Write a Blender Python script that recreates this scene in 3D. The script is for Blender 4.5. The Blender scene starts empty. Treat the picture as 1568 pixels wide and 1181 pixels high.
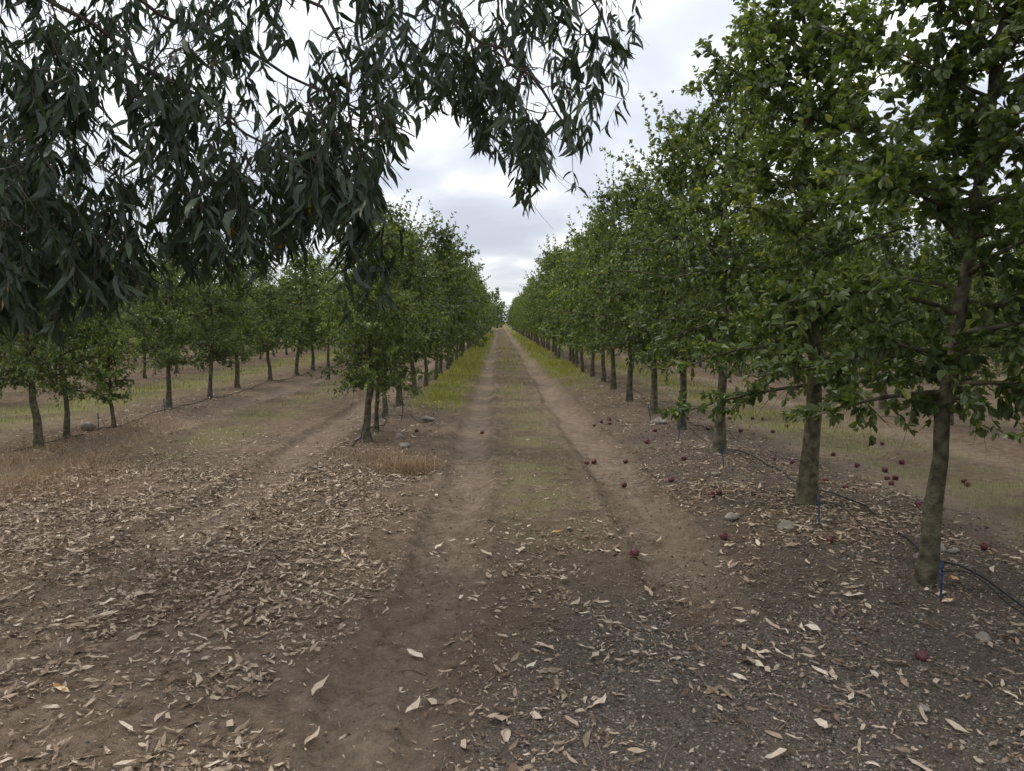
import bpy, math
import numpy as np
from mathutils import Vector, Matrix
import bmesh
rng = np.random.default_rng(7)
scene = bpy.context.scene

# ------------------------------------------------------------------ helpers
def link(o):
    scene.collection.objects.link(o); return o

class MB:
    """triangle mesh builder"""
    def __init__(s): s.v=[]; s.f=[]; s.m=[]; s.a=[]; s.sm=[]; s.n=0
    def add(s, v, f, mat=0, rnd=0.5, smooth=False):
        v=np.asarray(v,dtype=np.float32).reshape(-1,3); f=np.asarray(f,dtype=np.int32).reshape(-1,3)
        s.v.append(v); s.f.append(f+s.n)
        s.m.append(np.full(len(f),mat,dtype=np.int32)); s.sm.append(np.full(len(f),smooth,dtype=bool))
        a=np.asarray(rnd,dtype=np.float32)
        if a.ndim==0: a=np.full(len(v),float(a),dtype=np.float32)
        s.a.append(a); s.n+=len(v)
    def mesh(s,name,mats):
        v=np.concatenate(s.v); f=np.concatenate(s.f)
        me=bpy.data.meshes.new(name)
        me.vertices.add(len(v)); me.vertices.foreach_set("co",v.ravel())
        me.loops.add(len(f)*3); me.loops.foreach_set("vertex_index",f.ravel())
        me.polygons.add(len(f)); me.polygons.foreach_set("loop_start",np.arange(0,len(f)*3,3,dtype=np.int32))
        try: me.polygons.foreach_set("loop_total",np.full(len(f),3,dtype=np.int32))
        except Exception: pass
        me.polygons.foreach_set("material_index",np.concatenate(s.m))
        me.polygons.foreach_set("use_smooth",np.concatenate(s.sm))
        for m in mats: me.materials.append(m)
        at=me.attributes.new("rnd",'FLOAT','POINT'); at.data.foreach_set("value",np.concatenate(s.a))
        me.update(calc_edges=True)
        return me
    def obj(s,name,mats):
        return link(bpy.data.objects.new(name,s.mesh(name,mats)))

def nrm(a):
    a=np.asarray(a,dtype=float); return a/np.maximum(np.linalg.norm(a,axis=-1,keepdims=True),1e-9)

def tube(mb,pts,rad,k=6,mat=0,rnd=0.5):
    pts=np.asarray(pts,float); n=len(pts); rad=np.asarray(rad,float)
    t=np.gradient(pts,axis=0); t=nrm(t)
    mean=nrm(t.mean(0)); ref=np.array([0,0,1.]) if abs(mean[2])<0.8 else np.array([1.,0,0])
    u=nrm(np.cross(t,ref)); w=np.cross(t,u)
    ang=np.linspace(0,2*np.pi,k,endpoint=False)
    v=pts[:,None,:]+rad[:,None,None]*(np.cos(ang)[None,:,None]*u[:,None,:]+np.sin(ang)[None,:,None]*w[:,None,:])
    i=np.arange(n-1)[:,None]*k; j=np.arange(k)[None,:]; j2=(j+1)%k
    a=(i+j).ravel(); b=(i+j2).ravel(); c=(i+k+j2).ravel(); d=(i+k+j).ravel()
    f=np.concatenate([np.stack([a,b,c],1),np.stack([a,c,d],1)])
    mb.add(v.reshape(-1,3),f,mat,rnd,True)

def leaves(mb,P,D,N,L,W,T,F,mat,rnd,bend=None):
    P=np.asarray(P,float);D=nrm(D);N=np.asarray(N,float)
    S=nrm(np.cross(D,N)); N=np.cross(S,D)
    L=np.asarray(L)[:,None,None];W=np.asarray(W)[:,None,None]
    T=np.asarray(T,float)
    across=T[None,:,1,None]*W*np.ones((len(P),1,1))
    if bend is not None:
        tt=T[None,:,0,None]
        across=across+np.asarray(bend)[:,None,None]*L*tt*(1-tt)*2
    v=P[:,None,:]+T[None,:,0,None]*L*D[:,None,:]+across*S[:,None,:]+T[None,:,2,None]*W*N[:,None,:]
    k=len(T); f=(np.asarray(F)[None]+(np.arange(len(P))*k)[:,None,None]).reshape(-1,3)
    mb.add(v.reshape(-1,3),f,mat,np.repeat(rnd,k),False)

AP_T=[(0,0,0),(.3,.46,.16),(.72,.38,.10),(1,0,-.15),(.72,-.38,.10),(.3,-.46,.16)]
AP_F=[(0,1,2),(0,2,3),(0,3,4),(0,4,5)]
EU_T=[(0,0,0),(.22,.5,.1),(.22,-.5,0),(.5,.46,.0),(.5,-.46,.12),(.78,.26,.1),(.78,-.26,0),(1,0,0)]
EU_F=[(0,1,2),(1,3,4),(1,4,2),(3,5,6),(3,6,4),(5,7,6)]
DRY_T=[(0,0,0),(.2,.42,.35),(.2,-.42,.25),(.5,.5,.05),(.5,-.5,.30),(.8,.3,.45),(.8,-.3,.2),(1,0,.6)]

_tab=np.random.default_rng(3).random((256,256))
def vn(x,y):
    xi=np.floor(x).astype(int);yi=np.floor(y).astype(int);fx=x-xi;fy=y-yi
    fx=fx*fx*(3-2*fx);fy=fy*fy*(3-2*fy)
    g=lambda a,b:_tab[a%256,b%256]
    return (g(xi,yi)*(1-fx)+g(xi+1,yi)*fx)*(1-fy)+(g(xi,yi+1)*(1-fx)+g(xi+1,yi+1)*fx)*fy
def fbm(x,y,o=4):
    s=0;a=.5;t=0
    for i in range(o):
        s=s+a*vn(x*2**i+17*i,y*2**i+31*i);t+=a;a*=.55
    return s/t
def band(x,c,w,soft): return 1/(1+np.exp(np.clip((np.abs(x-c)-w)/soft,-50,50)))
def sstep(x,a,b):
    t=np.clip((x-a)/(b-a),0,1);return t*t*(3-2*t)

# ------------------------------------------------------------------ materials
def mat(name):
    m=bpy.data.materials.new(name);m.use_nodes=True
    nt=m.node_tree;nt.nodes.clear()
    out=nt.nodes.new("ShaderNodeOutputMaterial")
    return m,nt,out
def ramp(nt,stops,interp='LINEAR'):
    r=nt.nodes.new("ShaderNodeValToRGB");r.color_ramp.interpolation=interp
    e=r.color_ramp.elements
    while len(e)>1: e.remove(e[-1])
    e[0].position=stops[0][0];e[0].color=(*stops[0][1],1)
    for p,c in stops[1:]:
        x=e.new(p);x.color=(*c,1)
    return r
def leafmat(name,stops,trans=.35,rough=.45,gl=.05,tcol=(1.5,1.6,.6)):
    m,nt,out=mat(name);L=nt.links
    a=nt.nodes.new("ShaderNodeAttribute");a.attribute_name="rnd"
    oi=nt.nodes.new("ShaderNodeObjectInfo")
    r=ramp(nt,stops);L.new(a.outputs["Fac"],r.inputs[0])
    hs=nt.nodes.new("ShaderNodeHueSaturation")
    mr=nt.nodes.new("ShaderNodeMapRange");mr.inputs["To Min"].default_value=.8;mr.inputs["To Max"].default_value=1.25
    L.new(oi.outputs["Random"],mr.inputs[0]);L.new(mr.outputs[0],hs.inputs["Value"]);L.new(r.outputs[0],hs.inputs["Color"])
    d=nt.nodes.new("ShaderNodeBsdfDiffuse");L.new(hs.outputs[0],d.inputs["Color"])
    t=nt.nodes.new("ShaderNodeBsdfTranslucent")
    mu=nt.nodes.new("ShaderNodeVectorMath");mu.operation='MULTIPLY';mu.inputs[1].default_value=tcol
    L.new(hs.outputs[0],mu.inputs[0]);L.new(mu.outputs[0],t.inputs[0])
    mx=nt.nodes.new("ShaderNodeMixShader");mx.inputs[0].default_value=trans
    L.new(d.outputs[0],mx.inputs[1]);L.new(t.outputs[0],mx.inputs[2])
    last=mx
    if gl:
        g_=nt.nodes.new("ShaderNodeBsdfGlossy");g_.inputs["Roughness"].default_value=rough;g_.inputs["Color"].default_value=(1,1,.95,1)
        m2=nt.nodes.new("ShaderNodeMixShader");m2.inputs[0].default_value=gl
        L.new(mx.outputs[0],m2.inputs[1]);L.new(g_.outputs[0],m2.inputs[2]);last=m2
    L.new(last.outputs[0],out.inputs[0])
    return m
def simplemat(name,c1,c2,scale=20,rough=.85,bump=.3,bscale=None,spec=.2,attr=False,stops=None):
    m,nt,out=mat(name);L=nt.links
    p=nt.nodes.new("ShaderNodeBsdfPrincipled");p.inputs["Roughness"].default_value=rough
    p.inputs["Specular IOR Level"].default_value=spec
    tc=nt.nodes.new("ShaderNodeTexCoord")
    n=nt.nodes.new("ShaderNodeTexNoise");n.inputs["Scale"].default_value=scale;n.inputs["Detail"].default_value=3
    L.new(tc.outputs["Object"],n.inputs["Vector"])
    if attr:
        a=nt.nodes.new("ShaderNodeAttribute");a.attribute_name="rnd"
        r=ramp(nt,stops);
        ad=nt.nodes.new("ShaderNodeMath");ad.operation='MULTIPLY_ADD';ad.inputs[1].default_value=.3
        L.new(n.outputs[0],ad.inputs[0]);
        sb=nt.nodes.new("ShaderNodeMath");sb.operation='SUBTRACT';sb.inputs[1].default_value=.15
        L.new(a.outputs["Fac"],sb.inputs[0]);L.new(sb.outputs[0],ad.inputs[2]);L.new(ad.outputs[0],r.inputs[0])
        d=nt.nodes.new("ShaderNodeBsdfDiffuse");L.new(r.outputs[0],d.inputs["Color"]);L.new(d.outputs[0],out.inputs[0]);return m
    else:
        r=ramp(nt,[(.35,c1),(.65,c2)]);L.new(n.outputs[0],r.inputs[0])
    L.new(r.outputs[0],p.inputs["Base Color"])
    if bump:
        n2=nt.nodes.new("ShaderNodeTexNoise");n2.inputs["Scale"].default_value=bscale or scale*3;n2.inputs["Detail"].default_value=4
        L.new(tc.outputs["Object"],n2.inputs["Vector"])
        b=nt.nodes.new("ShaderNodeBump");b.inputs["Strength"].default_value=bump;b.inputs["Distance"].default_value=.02
        L.new(n2.outputs[0],b.inputs["Height"]);L.new(b.outputs[0],p.inputs["Normal"])
    L.new(p.outputs[0],out.inputs[0]);return m

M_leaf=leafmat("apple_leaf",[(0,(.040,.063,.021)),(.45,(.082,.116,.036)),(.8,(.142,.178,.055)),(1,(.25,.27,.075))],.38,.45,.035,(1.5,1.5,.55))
M_euc=leafmat("eucalyptus_leaf",[(0,(.018,.028,.017)),(.6,(.034,.050,.029)),(.88,(.060,.080,.042)),(.94,(.10,.105,.045)),(1,(.30,.17,.05))],.2,.4,.03,(1.3,1.5,.5))
M_bark=simplemat("apple_bark",(.05,.043,.030),(.15,.135,.085),14,.9,.6,60)
M_ebark=simplemat("eucalyptus_bark",(.05,.04,.033),(.14,.11,.09),6,.85,.5,30)
M_apple=simplemat("apple_skin",(.06,.02,.015),(.14,.05,.03),25,.4,0,spec=.4)
M_fapple=simplemat("fallen_apple_skin",(.055,.012,.014),(.125,.032,.03),25,.5,0,spec=.4)
M_lit=simplemat("dry_leaf",0,0,40,.75,.2,120,.3,True,[(0,(.085,.056,.037)),(.28,(.18,.128,.086)),(.55,(.34,.263,.19)),(.86,(.51,.425,.325)),(.97,(.65,.57,.46)),(1,(.42,.22,.07))])
M_twig=simplemat("dead_twig",(.10,.07,.05),(.28,.215,.15),30,.9,.0)
M_grav=simplemat("gravel_stone",0,0,60,.85,0,150,.25,True,[(0,(.06,.05,.042)),(.5,(.125,.107,.09)),(.85,(.21,.185,.16)),(1,(.35,.31,.27))])
M_stone=simplemat("cobble",(.16,.14,.115),(.31,.275,.23),12,.85,.4,40)
M_grass=leafmat("grass_blade",[(0,(.11,.12,.045)),(.4,(.18,.18,.075)),(.7,(.28,.25,.12)),(1,(.44,.36,.20))],.3,.6,0,(1.1,1.1,.6))
M_verge=leafmat("verge_grass_blade",[(0,(.15,.17,.04)),(.6,(.26,.265,.07)),(1,(.42,.37,.15))],.3,.6,0,(1.2,1.2,.6))
M_dry=leafmat("dry_grass_blade",[(0,(.20,.12,.07)),(.5,(.33,.22,.13)),(1,(.50,.39,.25))],.2,.7,0,(1,1,.8))
M_hose=simplemat("black_polythene",(.015,.015,.017),(.03,.03,.033),10,.5,0)
M_blue=simplemat("blue_plastic",(.02,.04,.09),(.05,.08,.15),20,.5,0,spec=.4)

# ------------------------------------------------------------------ ground
RUTS=((-.40,.22),(1.16,.25),(-2.48,.28),(-5.0,.24),(3.9,.25),(5.6,.25))
def rx(x,y,n1): return x+(n1-.5)*.22+(fbm(x*0+y*.35,y*.35+3,2)-.5)*.2
def masks(x,y):
    n1=fbm(x*.9,y*.9);n2=fbm(x*3.1+9,y*3.1);n3=fbm(x*.35+40,y*.25+3);n4=fbm(x*1.4+60,y*1.4+11)
    xr=x+(n1-.5)*.35
    g=band(xr,.38,.34,.07)*sstep(y,3.8,8)
    g=g+sstep(y,17,40)*band(xr,.35,.9,.3)*.5
    g=np.maximum(g,band(xr,-3.95,.42,.13)*sstep(y,6.5,9.5))
    for c in (-8.1,-12.3,-16.5,-20.7,4.75,9.0,13.2,17.5): g=np.maximum(g,band(xr,c,.75,.25)*.95*sstep(y,2,6))
    g=g*(.12+1.1*sstep(n2,.38,.62))
    v=band(xr,-1.15,.42,.12)*sstep(y+(n3-.5)*8,11,17)
    v=np.maximum(v,band(xr,2.0,.42,.14)*sstep(y+(n3-.5)*8,16,24))
    v=np.maximum(v,band(xr,4.3,.45,.2)*.6*sstep(y,8,13))
    v=np.maximum(v,band(xr,-8.0,.9,.3)*.4*sstep(y,9,14))
    v=v*(.3+.85*sstep(n2,.38,.62))
    rut=np.zeros_like(x)
    for c,w in RUTS: rut=np.maximum(rut,band(rx(x,y,n1),c,w,.05))
    rut=rut*np.where(x>0,sstep(y,3.6,4.6),.65+.35*sstep(y,4,7))*(.8+.2*sstep(n2,.35,.55))
    l=np.zeros_like(x)
    near=1-sstep(y,8,12)
    l=np.maximum(l,(1-sstep(xr,-.95,-.45))*near*(.96+.9*(n3-.5)))
    l=l*(1-.80*band(xr,-2.46,.24,.06)*(.6+.8*(n4-.3)))
    l=np.maximum(l,.25*near*(1-.85*sstep(y,5.2,6.5)*band(x,.3,1.2,.2)))
    l=l*(1-.80*band(rx(x,y,n1),-.38,.26,.06))
    l=np.maximum(l,.62*band(xr,.45,.34,.1)*np.exp(-((y-4.4)/.55)**2))
    l=np.maximum(l,.64*band(xr,2.55,1.0,.2)*sstep(y,3.4,5.2))
    l=np.maximum(l,.85*band(xr,-1.65,.85,.15)*sstep(y,6,8))
    l=np.maximum(l,.7*band(xr,-5.9,.9,.2))
    l=np.maximum(l,.3*band(xr,6.9,.8,.2))
    l=l*(1-.55*sstep(y,16,30))*(1-.85*rut*sstep(y,4.2,5.5)*(x>0))
    l=np.clip(l*(.10+1.25*sstep(n2*.5+n4*.5,.32,.57)),0,1)
    gr=sstep(x+.5*(n1-.5)-.25*(y-2.5),-.35,.25)*(1-sstep(y,3.4,4.9))
    gr=np.maximum(gr,.8*band(xr,2.7,1.0,.2)*(1-sstep(y,9,14)))
    gr=np.clip(gr*(.4+1.0*n2),0,1)*(1-.7*band(x,1.18,.27,.06)*sstep(y,3.4,4.2))
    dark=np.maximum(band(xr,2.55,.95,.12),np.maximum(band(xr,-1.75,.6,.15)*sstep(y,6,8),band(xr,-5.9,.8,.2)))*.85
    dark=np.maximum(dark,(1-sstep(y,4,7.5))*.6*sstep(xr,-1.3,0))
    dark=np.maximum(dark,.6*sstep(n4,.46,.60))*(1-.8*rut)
    return dict(g=np.clip(g,0,1),v=np.clip(v,0,1),rut=rut,l=l,gr=gr,dark=np.clip(dark,0,1))
def height(x,y):
    m_near=1-sstep(y,14,30)
    h=(fbm(x*.8+5,y*.8)-.5)*.06+(fbm(x*4,y*4+7)-.5)*.04+(fbm(x*14,y*14)-.5)*.024*m_near
    n1=fbm(x*.9,y*.9)
    for i,(c,w) in enumerate(RUTS[:4]):
        u=rx(x,y,n1)-c
        b=band(u,0,w,.035)*(sstep(y,3.3,4.6) if c>0 else .7+.3*sstep(y,4,7))
        h=h-.055*b+.025*np.exp(-((np.abs(u)-w-.07)/.06)**2)
        ch=np.sin((y+np.abs(u)*.9)*2*np.pi/.10)
        h=h+b*.016*ch*(1-sstep(y,6.5,9))*sstep(fbm(x*1.3+70,y*.8),.30,.44)
    h=h+.03*band(x,2.65,.7,.2)+.05*band(x,-1.75,.5,.2)*sstep(y,6,9)+.05*band(x,-5.9,.7,.2)
    return h
def axis(f0,f1,step,lo,hi,g=1.10):
    a=list(np.arange(f0,f1,step));s=step;x=a[-1]
    while x<hi: s*=g;x+=s;a.append(x)
    s=step;x=a[0];pre=[]
    while x>lo: s*=g;x-=s;pre.append(x)
    return np.array(pre[::-1]+a)
gx=axis(-3.6,3.8,.022,-900,900,1.07);gy=axis(1.9,8.0,.022,-60,1800,1.035)
X,Y=np.meshgrid(gx,gy);xf=X.ravel();yf=Y.ravel()
fade=1/(1+np.maximum(0,np.abs(xf)-40)/30)
Z=height(xf,yf)*fade
nx,ny=len(gx),len(gy)
ii=(np.arange(ny-1)[:,None]*nx+np.arange(nx-1)[None,:]).ravel()
quads=np.stack([ii,ii+1,ii+nx+1,ii+nx],1)
me=bpy.data.meshes.new("ground")
me.vertices.add(len(xf));me.vertices.foreach_set("co",np.stack([xf,yf,Z],1).astype(np.float32).ravel())
me.loops.add(len(quads)*4);me.loops.foreach_set("vertex_index",quads.astype(np.int32).ravel())
me.polygons.add(len(quads));me.polygons.foreach_set("loop_start",np.arange(0,len(quads)*4,4,dtype=np.int32))
try: me.polygons.foreach_set("loop_total",np.full(len(quads),4,dtype=np.int32))
except Exception: pass
me.polygons.foreach_set("use_smooth",np.ones(len(quads),dtype=bool))
mk=masks(xf,yf)
for k,v in mk.items():
    a=me.attributes.new("m_"+k,'FLOAT','POINT');a.data.foreach_set("value",v.astype(np.float32))
me.update(calc_edges=True)
ground=link(bpy.data.objects.new("ground",me))
m,nt,out=mat("orchard_soil");L=nt.links
def attr(n):
    a=nt.nodes.new("ShaderNodeAttribute");a.attribute_name=n;return a.outputs["Fac"]
tc=nt.nodes.new("ShaderNodeTexCoord")
def noise(s,d=5,r=.6):
    n=nt.nodes.new("ShaderNodeTexNoise");n.inputs["Scale"].default_value=s;n.inputs["Detail"].default_value=d;n.inputs["Roughness"].default_value=r
    L.new(tc.outputs["Object"],n.inputs["Vector"]);return n.outputs[0]
def mix(f,a,b):
    x=nt.nodes.new("ShaderNodeMix");x.data_type='RGBA'
    if isinstance(f,float): x.inputs[0].default_value=f
    else: L.new(f,x.inputs[0])
    for i,c in ((6,a),(7,b)):
        if isinstance(c,tuple): x.inputs[i].default_value=(*c,1)
        else: L.new(c,x.inputs[i])
    return x.outputs[2]
def math_(op,a,b):
    x=nt.nodes.new("ShaderNodeMath");x.operation=op;x.use_clamp=True
    for i,c in ((0,a),(1,b)):
        if isinstance(c,(float,int)): x.inputs[i].default_value=c
        else: L.new(c,x.inputs[i])
    return x.outputs[0]
def rampn(f,stops):
    r=ramp(nt,stops);L.new(f,r.inputs[0]);return r.outputs[0]
nA=noise(9,6,.65);nB=noise(40,5,.65);nC=noise(110,3)
soil=rampn(nA,[(.3,(.095,.068,.048)),(.5,(.165,.122,.087)),(.7,(.26,.20,.148))])
rutc=rampn(nA,[(.3,(.16,.12,.086)),(.7,(.285,.225,.168))])
c=mix(attr("m_rut"),soil,rutc)
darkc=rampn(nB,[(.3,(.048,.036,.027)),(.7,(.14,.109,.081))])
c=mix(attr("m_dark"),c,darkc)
gravc=rampn(nC,[(.3,(.052,.044,.037)),(.55,(.115,.099,.084)),(.75,(.22,.195,.168))])
c=mix(attr("m_gr"),c,gravc)
litc=rampn(nC,[(.3,(.085,.06,.042)),(.5,(.195,.147,.105)),(.72,(.37,.30,.225))])
c=mix(math_('MULTIPLY',attr("m_l"),.65),c,litc)
gc=rampn(nB,[(.3,(.11,.10,.05)),(.5,(.175,.165,.08)),(.7,(.29,.25,.15))])
c=mix(math_('MULTIPLY',attr("m_g"),.65),c,gc)
vc=rampn(nB,[(.3,(.12,.14,.035)),(.55,(.21,.225,.06)),(.75,(.33,.30,.12))])
c=mix(math_('MULTIPLY',attr("m_v"),.85),c,vc)
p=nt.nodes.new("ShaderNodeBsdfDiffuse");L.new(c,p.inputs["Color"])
b1=nt.nodes.new("ShaderNodeBump");b1.inputs["Strength"].default_value=.9;b1.inputs["Distance"].default_value=.025
L.new(nB,b1.inputs["Height"])
b2=nt.nodes.new("ShaderNodeBump");b2.inputs["Distance"].default_value=.008;b2.inputs["Strength"].default_value=.8
L.new(nC,b2.inputs["Height"]);L.new(b1.outputs[0],b2.inputs["Normal"])
L.new(b2.outputs[0],p.inputs["Normal"]);L.new(p.outputs[0],out.inputs[0])
ground.data.materials.append(m)

# ------------------------------------------------------------------ scatter
def sample(n,x0,x1,y0,y1,key,pw=1.0):
    u=rng.random(n); y=y0*(y1/y0)**u
    x=x0+(x1-x0)*rng.random(n)
    k=rng.random(n)<masks(x,y)[key]**pw
    return x[k],y[k]
def lay(mb,x,y,Lr,Wr,tilt,matl,rn,lift=.005,T=DRY_T,bendr=.2):
    n=len(x);a=rng.random(n)*2*np.pi
    D=np.stack([np.cos(a),np.sin(a),rng.normal(0,tilt,n)],1)
    N=np.stack([rng.normal(0,tilt*2,n),rng.normal(0,tilt*2,n),np.ones(n)],1)
    P=np.stack([x,y,height(x,y)+lift+rng.random(n)*.012],1)
    leaves(mb,P,D,N,Lr,Wr,T,EU_F,matl,rn,rng.normal(0,bendr,n))
mb=MB()
def uni(n,x0,x1,y0,y1,key,pw):
    x=x0+(x1-x0)*rng.random(n);y=y0+(y1-y0)*rng.random(n)
    k=rng.random(n)<masks(x,y)[key]**pw;return x[k],y[k]
for (n,x0,x1,y0,y1) in ((56000,-5,4,1.6,8.0),(22000,-8,6,8.0,16),(9000,-12,8,16,34)):
    x,y=uni(n,x0,x1,y0,y1,'l',1.35);k=len(x)
    Ls=rng.uniform(.022,.088,k)*rng.choice([.8,1,1.3],k,p=[.5,.38,.12]);far=1+.25*(y>16)
    lay(mb,x,y,Ls*far,Ls*rng.uniform(.15,.33,k)*far,.17,0,np.clip(rng.beta(1.9,2.1,k),0,1))
x,y=uni(120000,-5,4,1.6,9,'l',.7);k=len(x)
Ls=rng.uniform(.008,.036,k);lay(mb,x,y,Ls,Ls*rng.uniform(.12,.45,k),.2,0,rng.random(k)*.75,.002)
bx=rng.uniform(-2.6,2.8,110);by=rng.uniform(1.9,5.5,110);Ls=rng.uniform(.07,.135,110)
lay(mb,bx,by,Ls,Ls*rng.uniform(.18,.34,110),.10,0,rng.uniform(.6,1,110),.012)
mb.obj("leaf_litter",[M_lit])
mb=MB()
x,y=uni(5500,-5,4,1.6,9,'l',.4)
for i in range(len(x)):
    a=rng.random()*6.28;l=rng.uniform(.04,.26);z=float(height(np.array([x[i]]),np.array([y[i]]))[0])+.008
    t=np.linspace(0,1,4)[:,None];bend=rng.normal(0,.15)*l
    p_=np.array([x[i],y[i],z])+t*l*np.array([math.cos(a),math.sin(a),rng.normal(.03,.06)])+t*(1-t)*4*bend*np.array([-math.sin(a),math.cos(a),0])
    tube(mb,p_,np.full(4,rng.uniform(.0008,.0026)),3)
mb.obj("fallen_twigs",[M_twig])
ico_v=nrm([(0,0,1),(.9,0,.4),(.28,.85,.45),(-.72,.53,.4),(-.72,-.53,.45),(.28,-.85,.4),(.7,.5,-.4),(-.3,.85,-.45),(-.9,0,-.4),(-.28,-.85,-.4),(.72,-.52,-.45),(0,0,-1)])
ico_f=[(0,1,2),(0,2,3),(0,3,4),(0,4,5),(0,5,1),(1,6,2),(2,7,3),(3,8,4),(4,9,5),(5,10,1),(6,7,2),(7,8,3),(8,9,4),(9,10,5),(10,6,1)]
mb=MB()
def pebbles(x,y,s,rn):
    n=len(x);a=rng.random(n)*6.28
    v=ico_v[None]*(1+rng.uniform(-.25,.25,(n,12,1)))*np.stack([s,s*rng.uniform(.6,1,n),s*rng.uniform(.4,.75,n)],1)[:,None,:]
    ca,sa=np.cos(a)[:,None],np.sin(a)[:,None]
    vx=v[:,:,0]*ca-v[:,:,1]*sa;vy=v[:,:,0]*sa+v[:,:,1]*ca
    v=np.stack([vx+x[:,None],vy+y[:,None],v[:,:,2]+(height(x,y)+s*.15)[:,None]],2)
    f=(np.array(ico_f)[None]+(np.arange(n)*12)[:,None,None]).reshape(-1,3)
    mb.add(v.reshape(-1,3),f,0,np.repeat(rn,12),False)
x,y=uni(60000,-1.2,3.6,1.7,5.2,'gr',1.2);pebbles(x,y,rng.uniform(.003,.0095,len(x)),rng.random(len(x))**1.3)
x,y=uni(9000,1,4.5,5,12,'gr',1.2);pebbles(x,y,rng.uniform(.006,.015,len(x)),rng.random(len(x))**1.4)
x=rng.uniform(-3,3,6000);y=rng.uniform(1.7,9,6000);pebbles(x,y,rng.uniform(.003,.010,6000),rng.random(6000))
mb.obj("gravel",[M_grav])

def blades(mb,x,y,h,w,rn,lean=.5,matl=0):
    n=len(x);a=rng.random(n)*6.28;b=rng.random(n)*6.28;z=height(x,y)-.004
    d=np.stack([np.cos(b),np.sin(b),0*b],1)*(h*lean*rng.random(n))[:,None]
    s=np.stack([np.cos(a),np.sin(a),0*a],1)*w[:,None]
    P=np.stack([x,y,z],1);up=np.stack([0*h,0*h,h],1)
    v=np.stack([P-s,P+s,P+s*.7+d*.4+up*.6,P-s*.7+d*.4+up*.6,P+d+up],1)
    f=(np.array([(0,1,2),(0,2,3),(3,2,4)])[None]+(np.arange(n)*5)[:,None,None]).reshape(-1,3)
    mb.add(v.reshape(-1,3),f,matl,np.repeat(rn,5),False)
mb=MB()
x,y=sample(80000,-5,1.6,4,45,'g',1.3);k=len(x);sc=np.clip(y/9,.8,3)
blades(mb,x,y,rng.uniform(.015,.055,k)*np.clip(y/12,1,2),.0017*sc,rng.random(k))
x,y=sample(40000,3.6,6,3,45,'g',1.3);k=len(x);sc=np.clip(y/9,.8,3)
blades(mb,x,y,rng.uniform(.02,.07,k)*np.clip(y/12,1,2),.0018*sc,rng.random(k))
x,y=sample(30000,-13,-7,9,60,'g',1.3);k=len(x);blades(mb,x,y,rng.uniform(.04,.1,k),.0022*np.clip(y/9,1,3),rng.random(k))
mb.obj("lane_grass",[M_grass])
mb=MB()
for x0,x1,n in ((-1.9,-.5,45000),(1.3,2.7,35000),(3.3,5,20000),(-9,-6.8,20000)):
    x,y=sample(n,x0,x1,9,90,'v',1.3);k=len(x);sc=np.clip(y/9,1,5)
    hh=rng.uniform(.04,.18,k)*(.3+1.1*vn(x*2,y*1.2));blades(mb,x,y,hh,.0022*sc,rng.random(k),.9)
mb.obj("verge_grass",[M_verge])
mb=MB();xs=[];ys=[]
for (cx,cy,sx,sy,n) in ((-1.0,7.85,.15,.11,1100),(-1.25,8.3,.3,.25,500),(-4.6,6.9,.5,.35,1700),(-5.1,8.3,.5,.5,1600),(-4.3,7.7,.5,.25,500),(-5.2,10.5,.4,1.2,1400)):
    xs.append(rng.normal(cx,sx,n));ys.append(rng.normal(cy,sy,n))
x=np.concatenate(xs);y=np.concatenate(ys);k=len(x)
blades(mb,x,y,rng.uniform(.03,.18,k),np.full(k,.0022),rng.random(k),1.8)
mb.obj("dry_grass",[M_dry])

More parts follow.
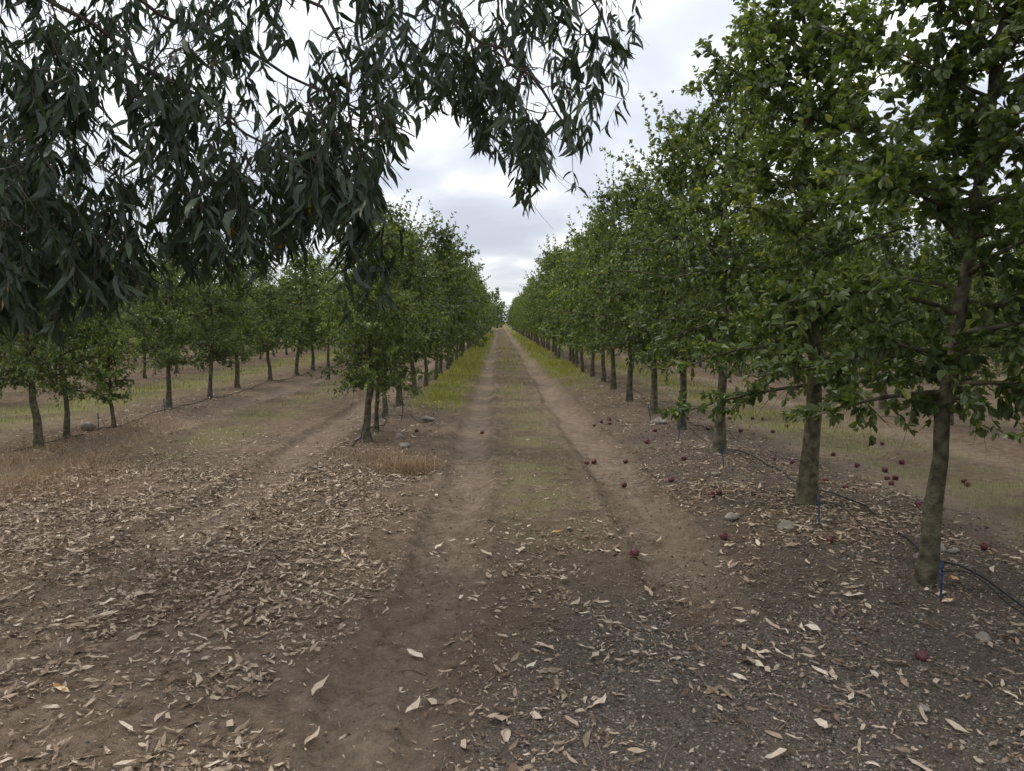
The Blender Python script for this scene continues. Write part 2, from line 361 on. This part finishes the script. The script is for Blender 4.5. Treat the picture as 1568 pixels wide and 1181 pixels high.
# ------------------------------------------------------------------ apple trees
def apple_tree_mesh(seed,H=4.1,R=1.05,nb=36,dens=1.0,r0=.065,leafL=.082,zlow=.80,apples=8,lod=False,sd=1.0):
    g=np.random.default_rng(seed);mb=MB()
    zz=np.linspace(-.08,H*.93,16)
    wob=np.cumsum(g.normal(0,.018,(16,2)),0);wob-=wob[1]
    tp=np.stack([wob[:,0],wob[:,1],zz],1)
    rr=r0*(1-.88*(np.clip(zz,0,None)/H)**.8);rr[0]*=1.45;rr[1]*=1.12
    rr*=1+g.uniform(-.06,.08,16)
    tube(mb,tp,rr,5 if lod else 9,0)
    LP=[];LD=[];LL=[];LR=[]
    skew=g.random()*6.28
    def trunk_at(z): return np.array([np.interp(z,zz,tp[:,0]),np.interp(z,zz,tp[:,1]),z])
    def shoot(p0,d,l,r,gap=.028,droop=0.,nseg=5,start=.12,lsc=1.,tone=0.):
        t=np.linspace(0,1,nseg)[:,None]
        side=g.normal(0,.12,3)
        pts=p0+d*t*l+np.array([0,0,-droop])*l*t**2+side*l*t**2
        if not lod or r>.0045: tube(mb,pts,r*(1-.75*t[:,0]),3 if r<.006 else 5,0)
        n=max(2,int(l*(1-start)/gap*dens))
        s=start+(1-start)*np.sort(g.random(n))
        q=np.stack([np.interp(s,t[:,0],pts[:,i]) for i in range(3)],1)
        ax=nrm(pts[-1]-pts[0]);rv=nrm(np.cross(ax,nrm(g.normal(size=(n,3)))))
        LP.append(q);LD.append(nrm(ax*.7+rv*.9+np.array([0,0,-.2])));LL.append(leafL*lsc*g.uniform(.6,1.15,n)*(1-.35*s));LR.append(tone+.10*s)
        return pts
    for i in range(nb):
        u=((i+g.random())/nb)**1.12
        z=zlow+(H*.90-zlow)*u
        az=i*2.399+g.normal(0,.35)
        prof=np.interp(u,[0,.12,.35,.6,.85,1],[.8,1.05,1.1,.9,.58,.3])
        l=R*prof*g.uniform(.62,1.28)*(1+.15*math.cos(az-skew))
        el=math.radians(np.interp(u,[0,.3,1],[14,22,50])+g.normal(0,10))
        d=np.array([math.cos(az)*math.cos(el),math.sin(az)*math.cos(el),math.sin(el)])
        t=np.linspace(0,1,7)[:,None]
        pts=trunk_at(z)+d*t*l+np.array([0,0,-.25 if u<.5 else -.05])*l*t**2+g.normal(0,.06,3)*t*(1-t)*l*2
        br=np.interp(u,[0,1],[.018,.009]);tube(mb,pts,br*(1-.7*t[:,0]),3 if lod else 5,0)
        ns=int((8+l*16)*(.75+.45*g.random())*sd);tone=g.normal(0,.13)
        for j in range(ns):
            s=.08+.92*(j+g.random())/ns
            q=np.array([np.interp(s,t[:,0],pts[:,k]) for k in range(3)])
            dd=nrm(d*.45+g.normal(0,.8,3)+np.array([0,0,.12]))
            shoot(q,dd,g.uniform(.12,.40)*(.75+.3*(s<.8)),.0035,.019,droop=g.uniform(0,.45),tone=tone)
    for i in range(22):
        z=H*g.uniform(.5,.92);az=g.random()*6.28;off=g.uniform(.05,.6)*R*(1.1-z/H)*1.6
        p0=trunk_at(z)+np.array([math.cos(az),math.sin(az),0])*off
        d=nrm(np.array([math.cos(az)*.3,math.sin(az)*.3,1])+g.normal(0,.12,3))
        shoot(p0,d,g.uniform(.45,.95),.005,.021,0,7,.02,.95,.12)
    for i in range(8):
        z=H*g.uniform(.35,.8);az=g.random()*6.28
        d=nrm(np.array([math.cos(az),math.sin(az),.55]))
        shoot(trunk_at(z)+d*R*.55,d,g.uniform(.5,.85),.005,.024,0,7,.05,.95,.08)
    P=np.concatenate(LP);D=np.concatenate(LD);Ls=np.concatenate(LL);to=np.concatenate(LR)
    keep=P[:,2]>zlow-.20+.12*np.sin(P[:,0]*7)+.1*np.cos(P[:,1]*6)
    P=P[keep];D=D[keep];Ls=Ls[keep];to=to[keep];n=len(P)
    N=np.array([0,0,1.])+g.normal(0,.6,(n,3))
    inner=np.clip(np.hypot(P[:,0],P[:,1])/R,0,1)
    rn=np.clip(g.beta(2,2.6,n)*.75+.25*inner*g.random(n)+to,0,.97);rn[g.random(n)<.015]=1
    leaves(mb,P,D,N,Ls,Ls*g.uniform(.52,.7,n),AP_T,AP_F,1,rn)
    for i in range(apples):
        q=P[g.integers(n)]
        if q[2]>2.6: continue
        s=.034;mb.add(ico_v*s*np.array([1,1,.92])+q-np.array([0,0,.04]),ico_f+[(11,7,6),(11,8,7),(11,9,8),(11,10,9),(11,6,10)],2,.5,True)
    return mb.mesh("apple_tree",[M_bark,M_leaf,M_apple]),n
vars_=[];lods=[]
for s in range(6):
    a=dict(H=4.0+.35*math.sin(s*2.3),R=1.04+.14*math.cos(s*1.7),r0=.055+.006*(s%3),zlow=.90+.06*math.sin(s*1.9))
    me_,n=apple_tree_mesh(100+s,dens=1.2,nb=36,apples=[3,1,4,2,3,2][s],**a);vars_.append(me_)
for s in range(5):
    me_,nl=apple_tree_mesh(200+s,H=4.0+.4*math.sin(s*2.3),R=1.08+.10*math.sin(s),r0=.06,dens=.52,nb=32,leafL=.14,apples=0,lod=True,sd=.9,zlow=.90);lods.append(me_)
near=[apple_tree_mesh(501,H=4.6,R=1.18,nb=44,r0=.058,dens=1.42,apples=0,zlow=1.12,leafL=.088)[0],apple_tree_mesh(502,H=4.6,R=1.24,nb=46,r0=.080,dens=1.42,apples=0,leafL=.086,zlow=1.02)[0]]
def put(mesh,x,y,s=1,rz=0,sz=1):
    o=link(bpy.data.objects.new("apple_tree",mesh))
    o.location=(x,y,float(height(np.array([float(x)]),np.array([float(y)]))[0])-.01)
    o.rotation_euler=(rng.normal(0,.03),rng.normal(0,.03),rz);o.scale=(s,s,s*sz);return o
put(near[0],2.54,4.25,.98,.6);put(near[1],2.64,6.18,1.0,2.2);put(near[1],2.95,2.25,.84,1.2,1.1)
fixed=[(2.60,8.6,1.06),(2.65,10.65,1.06),(2.66,12.66,.98),(2.56,14.5,1.05),(2.6,16.8,1.1),
 (-1.74,9.6,.82),(-1.76,10.5,.62),(-1.9,12.2,.84),(-1.86,13.6,.9),
 (-5.70,9.15,.84),(-5.82,9.95,.72),(-5.68,10.9,.5),(-5.94,13.3,.80),(-5.9,15.1,.84),(-6.1,17.2,.86),(-6.0,19.4,.84)]
for i,(x_,y_,s_) in enumerate(fixed): put(vars_[(i*5+1)%6],x_,y_,s_,rng.random()*6.28,rng.uniform(.97,1.08))
rows=[(2.62,18.9,150,1.04),(-1.75,15.6,150,.86),(-5.95,21.4,120,.84),(-10.05,8.6,80,.84),(-14.3,8.5,70,.87),(-18.5,8.5,60,.92),(-22.7,12,60,.95),(-27,14,60,1.0),(6.95,1.2,100,1.0),(11.2,4,60,1.0),(15.5,8,50,1.0),(19.8,10,50,1.05)]
for X0,y0,y1,sc in rows:
    y=y0
    while y<y1:
        s=sc*rng.uniform(.88,1.10)
        if X0==-1.75: s*= np.interp(y,[9.6,14,22,30],[.95,1.0,1.08,1.18])
        if X0==-5.95: s*=np.interp(y,[9,20,40],[.95,1.0,1.15])
        pool=vars_ if math.hypot(X0,y)<19 else lods
        put(pool[rng.integers(len(pool))],X0+rng.normal(0,.06),y,s,rng.random()*6.28,rng.uniform(.95,1.08))
        y+=2.04+rng.normal(0,.09)

# ------------------------------------------------------------------ eucalyptus
def spl(pts,n):
    pts=np.array(pts,float);m=len(pts);out_=[]
    P=np.vstack([2*pts[0]-pts[1],pts,2*pts[-1]-pts[-2]])
    for u in np.linspace(0,m-1-1e-6,n):
        i=int(u);t=u-i;a,b,c_,d=P[i],P[i+1],P[i+2],P[i+3]
        out_.append(.5*((2*b)+(-a+c_)*t+(2*a-5*b+4*c_-d)*t*t+(-a+3*b-3*c_+d)*t**3))
    return np.array(out_)
mb=MB();g=np.random.default_rng(42)
T=np.array([-3.75,1.3])
tz=np.linspace(-.15,8.5,20);tp=np.stack([T[0]+.12*np.sin(tz*.6)-.05*tz*.3,T[1]+.1*np.cos(tz*.5),tz],1)
tr=.24*(1-.75*tz/8.8);tr[0]*=1.5;tr[1]*=1.15;tube(mb,tp,tr,14,0)
def tat(z): return [float(np.interp(z,tz,tp[:,0])),float(np.interp(z,tz,tp[:,1])),z]
limbs=[
 ([tat(3.4),(-2.9,2.9,4.2),(-1.8,3.9,4.05),(-.8,4.3,3.75),(-.25,4.25,3.25),(.15,4.2,2.95),(.45,4.2,2.6)],.026),
 ([tat(2.9),(-3.1,2.8,3.7),(-2.4,3.8,3.3),(-1.7,4.1,2.85),(-1.1,4.3,2.45)],.022),
 ([tat(3.5),(-2.1,2.8,4.5),(-.6,3.9,4.3),(.3,4.6,3.85),(.8,4.9,3.3)],.026),
 ([tat(2.3),(-3.6,3.3,2.9),(-3.3,4.6,2.75),(-2.7,5.1,2.35)],.025),
 ([tat(4.0),(-2.2,1.2,5.2),(-.2,1.0,5.4),(1.6,1.3,5.0),(2.6,1.6,4.6)],.06),
 ([tat(4.6),(-2.0,2.3,5.6),(-.2,2.9,5.7),(1.4,3.0,5.3),(2.4,3.4,5.0)],.05),
 ([tat(3.6),(-3,.2,4.6),(-1.6,-1.0,4.9),(.4,-1.6,4.7)],.05),
 ([tat(3.2),(-2.6,3.0,3.8),(-1.6,3.7,3.6),(-.85,3.95,3.1),(-.76,4.0,2.5)],.02),
 ([tat(5.4),(-3.5,3.2,6.2),(-3.0,4.8,5.6),(-2.4,5.8,4.6)],.05),
 ([tat(4.2),(-2.4,.2,5.0),(-.8,-.3,5.1),(1.0,-.2,4.9)],.05),
 ([tat(2.9),(-3.0,3.0,3.6),(-2.2,4.4,3.5),(-1.3,5.2,3.2),(-.6,5.4,2.9)],.02),
]
samp=[]
for pts,r in limbs:
    q=spl(pts,26);q+=g.normal(0,.018,q.shape);tube(mb,q,np.linspace(r,.005,26),7,0);samp.append(q[3:])
S=np.concatenate(samp)
LP=[];LD=[];LL=[];jobs=[]
def hang(top,bot,dn=1.0): jobs.append((top,bot,dn))
def zb(u):
    return np.interp(u,[-3.4,-2.1,-1.95,-1.5,-1.2,-1.0,-.92,-.86,-.70,-.60,-.4,-.15,.0,.12,.42,.5,.62,.8],
                       [1.56,1.58,1.74,1.80,1.86,1.98,2.1,2.0,2.0,2.45,2.62,2.60,2.42,2.22,2.15,2.40,2.65,3.0])
for c_ in range(245):
    u=g.uniform(-3.4,.64)
    if u>-.6 and g.random()<.38: continue
    yy=g.uniform(3.6,4.9) if g.random()<.75 else g.uniform(4.9,6.2)
    lift=abs(g.normal(0,.1)) if g.random()<.35 else g.uniform(.1,1.8)
    for t in range(g.integers(3,8)):
        uu=u+g.normal(0,.10);y_=yy+g.normal(0,.14)
        zbt=1.6+(zb(uu)-1.6)*y_/4+(lift+abs(g.normal(0,.10)))*y_/4
        ln=g.uniform(.22,.5)
        x_=uu*y_/4;bot=np.array([x_,y_,zbt]);top=bot+np.array([g.normal(-.05,.12),g.normal(0,.08),ln])
        hang(top,bot)
for t in range(20):
    b=np.array([g.normal(-.76,.06),g.normal(4,.08),g.uniform(1.60,2.3)]);hang(b+np.array([g.normal(0,.04),0,.35]),b,.8)
for q in range(130):
    yy=g.uniform(3.4,5.5);b=np.array([g.uniform(-.8,-.56)*yy,yy,1.6+g.uniform(-.05,.9)*yy/4]);hang(b+np.array([g.normal(0,.08),g.normal(0,.08),.4]),b)
for q in range(850):
    i=[4,5,6,8,9,2][g.integers(6)]
    a=samp[i][g.integers(2,len(samp[i]))]
    top=a+np.array([g.normal(0,.5),g.normal(0,.45),g.uniform(-.1,.7)])
    bot=top+np.array([g.normal(0,.1),g.normal(0,.1),-g.uniform(.35,.7)])
    if bot[1]>0 and bot[2]<1.6+.47*bot[1]+.12: continue
    hang(top,bot,.9)
# grow outwards: nearest to existing wood first, every twig becomes wood for the next
tops=np.array([j[0] for j in jobs]);d0=np.array([np.min(((S-t_)**2).sum(1)) for t_ in tops])
pool=np.zeros((len(S)+len(jobs)*4,3));pool[:len(S)]=S;npool=len(S)
for ji in np.argsort(d0):
    top,bot,dn=jobs[ji]
    dd=((pool[:npool]-top)**2).sum(1)+np.where(pool[:npool,2]<top[2]-.05,.06,0)
    i=np.argmin(dd);a=pool[i];l=np.linalg.norm(top-a)
    mid=(a+top)/2+np.array([0,0,.10*l])+g.normal(0,.10,3)*l
    q=spl([a,mid,top,(top*.4+bot*.6)+g.normal(0,.045,3),bot],15)
    tube(mb,q,np.linspace(.0055 if l>.25 else .0035,.0011,15),3,0)
    pool[npool:npool+4]=q[[3,5,7,9]];npool+=4
    seg=np.concatenate([[0],np.cumsum(np.linalg.norm(np.diff(q,axis=0),axis=1))])
    tot=seg[-1];st=max(0.0,tot-np.linalg.norm(bot-top)*1.0)
    n=int((tot-st)/.029*dn);s=tot-(tot-st)*np.abs(g.random(n))**1.3
    p_=np.stack([np.interp(s,seg,q[:,k]) for k in range(3)],1)
    sp=g.uniform(.3,.65)
    LP.append(p_);d=np.stack([g.normal(0,sp,n)+g.normal(0,.15),g.normal(0,sp,n),-np.ones(n)*g.uniform(.6,1.1,n)],1)
    LD.append(nrm(d));LL.append(g.uniform(.08,.175,n))
P=np.concatenate(LP);D=np.concatenate(LD);Ls=np.concatenate(LL);n=len(P)
N=nrm(g.normal(size=(n,3))*np.array([1,1,.4]))
leaves(mb,P,D,N,Ls,Ls*g.uniform(.13,.23,n),EU_T,EU_F,1,np.clip(g.beta(2,2.4,n)*.95+ (g.random(n)<.008)*.5,0,1),g.normal(0,.24,n))
for i in range(420):
    a=P[g.integers(n)]
    if a[1]<3: continue
    l=g.uniform(.1,.35);d=nrm(g.normal(size=3)*np.array([.8,.8,.3])+np.array([.2,0,-.9]))
    t=np.linspace(0,1,7)[:,None];tube(mb,a+d*t*l+g.normal(0,.25,3)*l*t**2,np.linspace(.0018,.0007,7),3,0)
mb.obj("eucalyptus_tree",[M_ebark,M_euc])

# ------------------------------------------------------------------ far trees
mb=MB();g=np.random.default_rng(5)
def far_tree(x,y,h,r,nl,base=.1,sz=.35):
    tube(mb,[(x,y,-.2),(x,y,h*.5),(x,y,h*.9)],[r*.12,r*.08,.03],5,0)
    n=nl;u=g.random(n);z=h*(base+(1-base)*u);pr=np.sin(np.pi*np.clip(u*.88+.1,0,1))**.6*r
    th=g.random(n)*6.28;rd=pr*np.sqrt(g.random(n))*(1+.25*np.sin(th*3+z*1.3+x))
    Pp=np.stack([x+rd*np.cos(th),y+rd*np.sin(th),z],1)
    Ls=sz*g.uniform(.6,1.3,n)
    leaves(mb,Pp,g.normal(size=(n,3)),g.normal(size=(n,3)),Ls,Ls*.6,AP_T,AP_F,1,g.random(n)*.8)
for i in range(90):
    far_tree(-150+i*3.4+g.normal(0,1),168+g.normal(0,5),g.uniform(4,6.5),g.uniform(1.8,2.6),260,.05,.6)
for x_,h in ((-5.5,8.8),(-4.2,10.2),(-2.9,7.2),(-1.7,9.2),(-.6,10.0),(.6,6.5),(4,7.2),(6.2,6.6),(9,7.5),(-9,7),(-13,8)):
    far_tree(x_*1.1,205+g.normal(0,4),h*1.05,1.0 if h>8 else 1.8,420,.08,.55)
mb.obj("distant_trees",[M_bark,M_leaf])

# ------------------------------------------------------------------ stones, apples, irrigation
def hz(x,y): return float(height(np.array([float(x)]),np.array([float(y)]))[0])
def blob(name,x,y,s,matl,kind):
    bm=bmesh.new();bmesh.ops.create_icosphere(bm,subdivisions=3,radius=1)
    o_=rng.random(3)*20;sx,sy,sz=(1,rng.uniform(.7,1),rng.uniform(.5,.7)) if kind=='stone' else (1,1,.9)
    for v in bm.verts:
        c_=v.co.copy()
        if kind=='stone':
            k=1+.28*(math.sin(c_.x*2.1+o_[0])*math.cos(c_.y*2.4+o_[1])+.5*math.sin(c_.z*3.7+o_[2]))+.03*math.sin(9*c_.x+o_[1])
            v.co=Vector((c_.x*k*sx,c_.y*k*sy,c_.z*k*sz))
        else:
            r=math.hypot(c_.x,c_.y);dim=.28*math.exp(-(r/.28)**2)*(1 if c_.z>0 else .7)
            v.co=Vector((c_.x*(1+.06*c_.z),c_.y*(1+.06*c_.z),(c_.z-math.copysign(dim,c_.z))*sz))
        v.co*=s
    for f in bm.faces:f.smooth=True
    if kind=='apple':
        bmesh.ops.create_cone(bm,segments=5,radius1=s*.05,radius2=s*.04,depth=s*.5,matrix=Matrix.Translation((0,0,s*.85)))
    me_=bpy.data.meshes.new(name);bm.to_mesh(me_);bm.free();me_.materials.append(matl)
    o=link(bpy.data.objects.new(name,me_));o.location=(x,y,hz(x,y)+s*(.25 if kind=='stone' else .72))
    o.rotation_euler=(rng.normal(0,.15 if kind=='stone' else .8),rng.normal(0,.15 if kind=='stone' else .8),rng.random()*6.28)
st=[(2.16,5.45,.065),(3.0,4.95,.075),(1.85,5.75,.06),(2.80,4.75,.04),(2.46,11.3,.12),(-1.13,11.6,.11),(-1.2,9.2,.07),(-5.9,10.6,.11),(-6.1,10.9,.07),(2.15,2.75,.03),(3.1,4.9,.04),(1.75,2.9,.025),(-1.35,9.9,.06),(2.2,7.4,.05),(3.15,3.6,.05),(2.4,3.5,.035)]
for i in range(10): st.append((rng.uniform(1.9,3.3),rng.uniform(3.4,10),rng.uniform(.02,.045)))
for x,y,s in st: blob("stone",x,y,s,M_stone,'stone')
ap=[(.91,4.87),(1.63,5.25),(2.34,5.1),(1.99,3.33),(4.0,8.7),(3.95,8.0),(3.85,7.1),(4.1,7.7),(1.0,8.4),(1.1,8.5),(-.26,10.9),(1.7,7.2),(2.1,8.3),(1.9,9.4),(3.3,6.9),(3.6,6.2),(2.0,6.6),(3.4,5.0),(4.9,9.3),(-1.2,10.6),(3.1,8.2),(4.5,8.1),(1.25,7.3)]
for i in range(18): ap.append((rng.uniform(2.9,4.6),rng.uniform(6.2,13)))
for i in range(8): ap.append((rng.uniform(1.4,2.3),rng.uniform(6.5,14)))
for x,y in ap: blob("fallen_apple",x,y,rng.uniform(.027,.035),M_fapple,'apple')
for X0,y0,off in ((2.62,1.0,.28),(-1.75,9.2,-.12),(-5.9,8.8,.2)):
    mb=MB();ys_=np.arange(y0,60,.2);xs_=X0+off+.09*np.sin(ys_*1.3)+.05*np.sin(ys_*3.1+X0)+.02*np.sin(ys_*7.7)
    zs=height(xs_,ys_)+.012+.05*np.clip(np.sin(ys_*3.08+1),0,1)
    tube(mb,np.stack([xs_,ys_,zs],1),np.full(len(ys_),.007),6);mb.obj("irrigation_hose",[M_hose])
def stake(x,y,h=.22):
    mb=MB();z=hz(x,y);dx,dy=rng.normal(0,.02,2)
    tube(mb,[(x,y,z-.03),(x+dx*.5,y+dy*.5,z+h*.5),(x+dx,y+dy,z+h)],[.006,.007,.007],6,0)
    tube(mb,[(x+dx-.018,y+dy,z+h*.8),(x+dx+.018,y+dy,z+h*.8)],[.006,.006],5,0)
    tube(mb,[(x+dx,y+dy,z+h-.01),(x+dx,y+dy,z+h+.03)],[.012,.006],8,0)
    q=spl([(x+dx,y+dy,z+h*.85),(x+.1,y-.1,z+h*.9),(x+.22,y-.22,z+h*.35),(x+.3,y-.3,z+.02)],10);tube(mb,q,np.full(10,.0035),5,1)
    mb.obj("irrigation_stake",[M_blue,M_hose])
for x,y in ((2.45,3.95),(2.42,5.45),(2.38,7.7),(2.4,9.8),(2.4,11.6),(2.4,13.7),(-1.8,9.4),(-1.55,11.6),(-5.75,10.6),(-5.7,12.6),(-5.7,14.6),(-6.1,8.9)):
    stake(x,y)

# ------------------------------------------------------------------ world, sun, camera
w=bpy.data.worlds.new("World");scene.world=w;w.use_nodes=True;nt=w.node_tree;nt.nodes.clear();L=nt.links
out=nt.nodes.new("ShaderNodeOutputWorld");bg=nt.nodes.new("ShaderNodeBackground");bg.inputs[1].default_value=.1
SE=math.radians(56);SA=math.radians(-70)
sky=nt.nodes.new("ShaderNodeTexSky");sky.sky_type='NISHITA';sky.sun_disc=False;sky.sun_elevation=SE;sky.sun_rotation=SA
tc=nt.nodes.new("ShaderNodeTexCoord");sx=nt.nodes.new("ShaderNodeSeparateXYZ");L.new(tc.outputs["Generated"],sx.inputs[0])
def mth(op,a,b=0.,c=None,cl=False):
    x=nt.nodes.new("ShaderNodeMath");x.operation=op;x.use_clamp=cl
    for i,q in enumerate((a,b) if c is None else (a,b,c)):
        if isinstance(q,(float,int)): x.inputs[i].default_value=q
        else: L.new(q,x.inputs[i])
    return x.outputs[0]
zc=mth('MAXIMUM',sx.outputs[2],0.);den=mth('ADD',zc,.22)
cx=nt.nodes.new("ShaderNodeCombineXYZ");L.new(mth('DIVIDE',sx.outputs[0],den),cx.inputs[0]);L.new(mth('DIVIDE',sx.outputs[1],den),cx.inputs[1])
n1=nt.nodes.new("ShaderNodeTexNoise");n1.inputs["Scale"].default_value=1.9;n1.inputs["Detail"].default_value=4;n1.inputs["Roughness"].default_value=.45;n1.inputs["Distortion"].default_value=.3
L.new(cx.outputs[0],n1.inputs["Vector"])
cr=ramp(nt,[(.34,(.64,.68,.78)),(.45,(.74,.78,.87)),(.53,(.90,.925,.98)),(.60,(1.22,1.22,1.24))]);L.new(n1.outputs[0],cr.inputs[0])
br=mth('MULTIPLY_ADD',zc,14.,8.8)
vm=nt.nodes.new("ShaderNodeVectorMath");vm.operation='SCALE';L.new(cr.outputs[0],vm.inputs[0]);L.new(br,vm.inputs["Scale"])
mx=nt.nodes.new("ShaderNodeMix");mx.data_type='RGBA';mx.inputs[0].default_value=.88
L.new(sky.outputs[0],mx.inputs[6]);L.new(vm.outputs[0],mx.inputs[7]);L.new(mx.outputs[2],bg.inputs[0]);L.new(bg.outputs[0],out.inputs[0])
sd=bpy.data.lights.new("sun",'SUN');sd.energy=1.5;sd.angle=math.radians(12);sd.color=(1,.93,.82)
so=link(bpy.data.objects.new("sun",sd))
dirv=Vector((math.sin(SA)*math.cos(SE),math.cos(SA)*math.cos(SE),math.sin(SE)))
so.rotation_euler=dirv.to_track_quat('Z','Y').to_euler()
cam=bpy.data.cameras.new("camera");cam.lens=26;cam.sensor_width=36;cam.clip_end=4000;cam.clip_start=.05
co=link(bpy.data.objects.new("camera",cam));co.location=(0,0,1.6);co.rotation_euler=(math.radians(90-4.97),0,math.radians(-.96))
scene.camera=co
scene.view_settings.view_transform='Standard';scene.view_settings.look='None';scene.view_settings.exposure=0
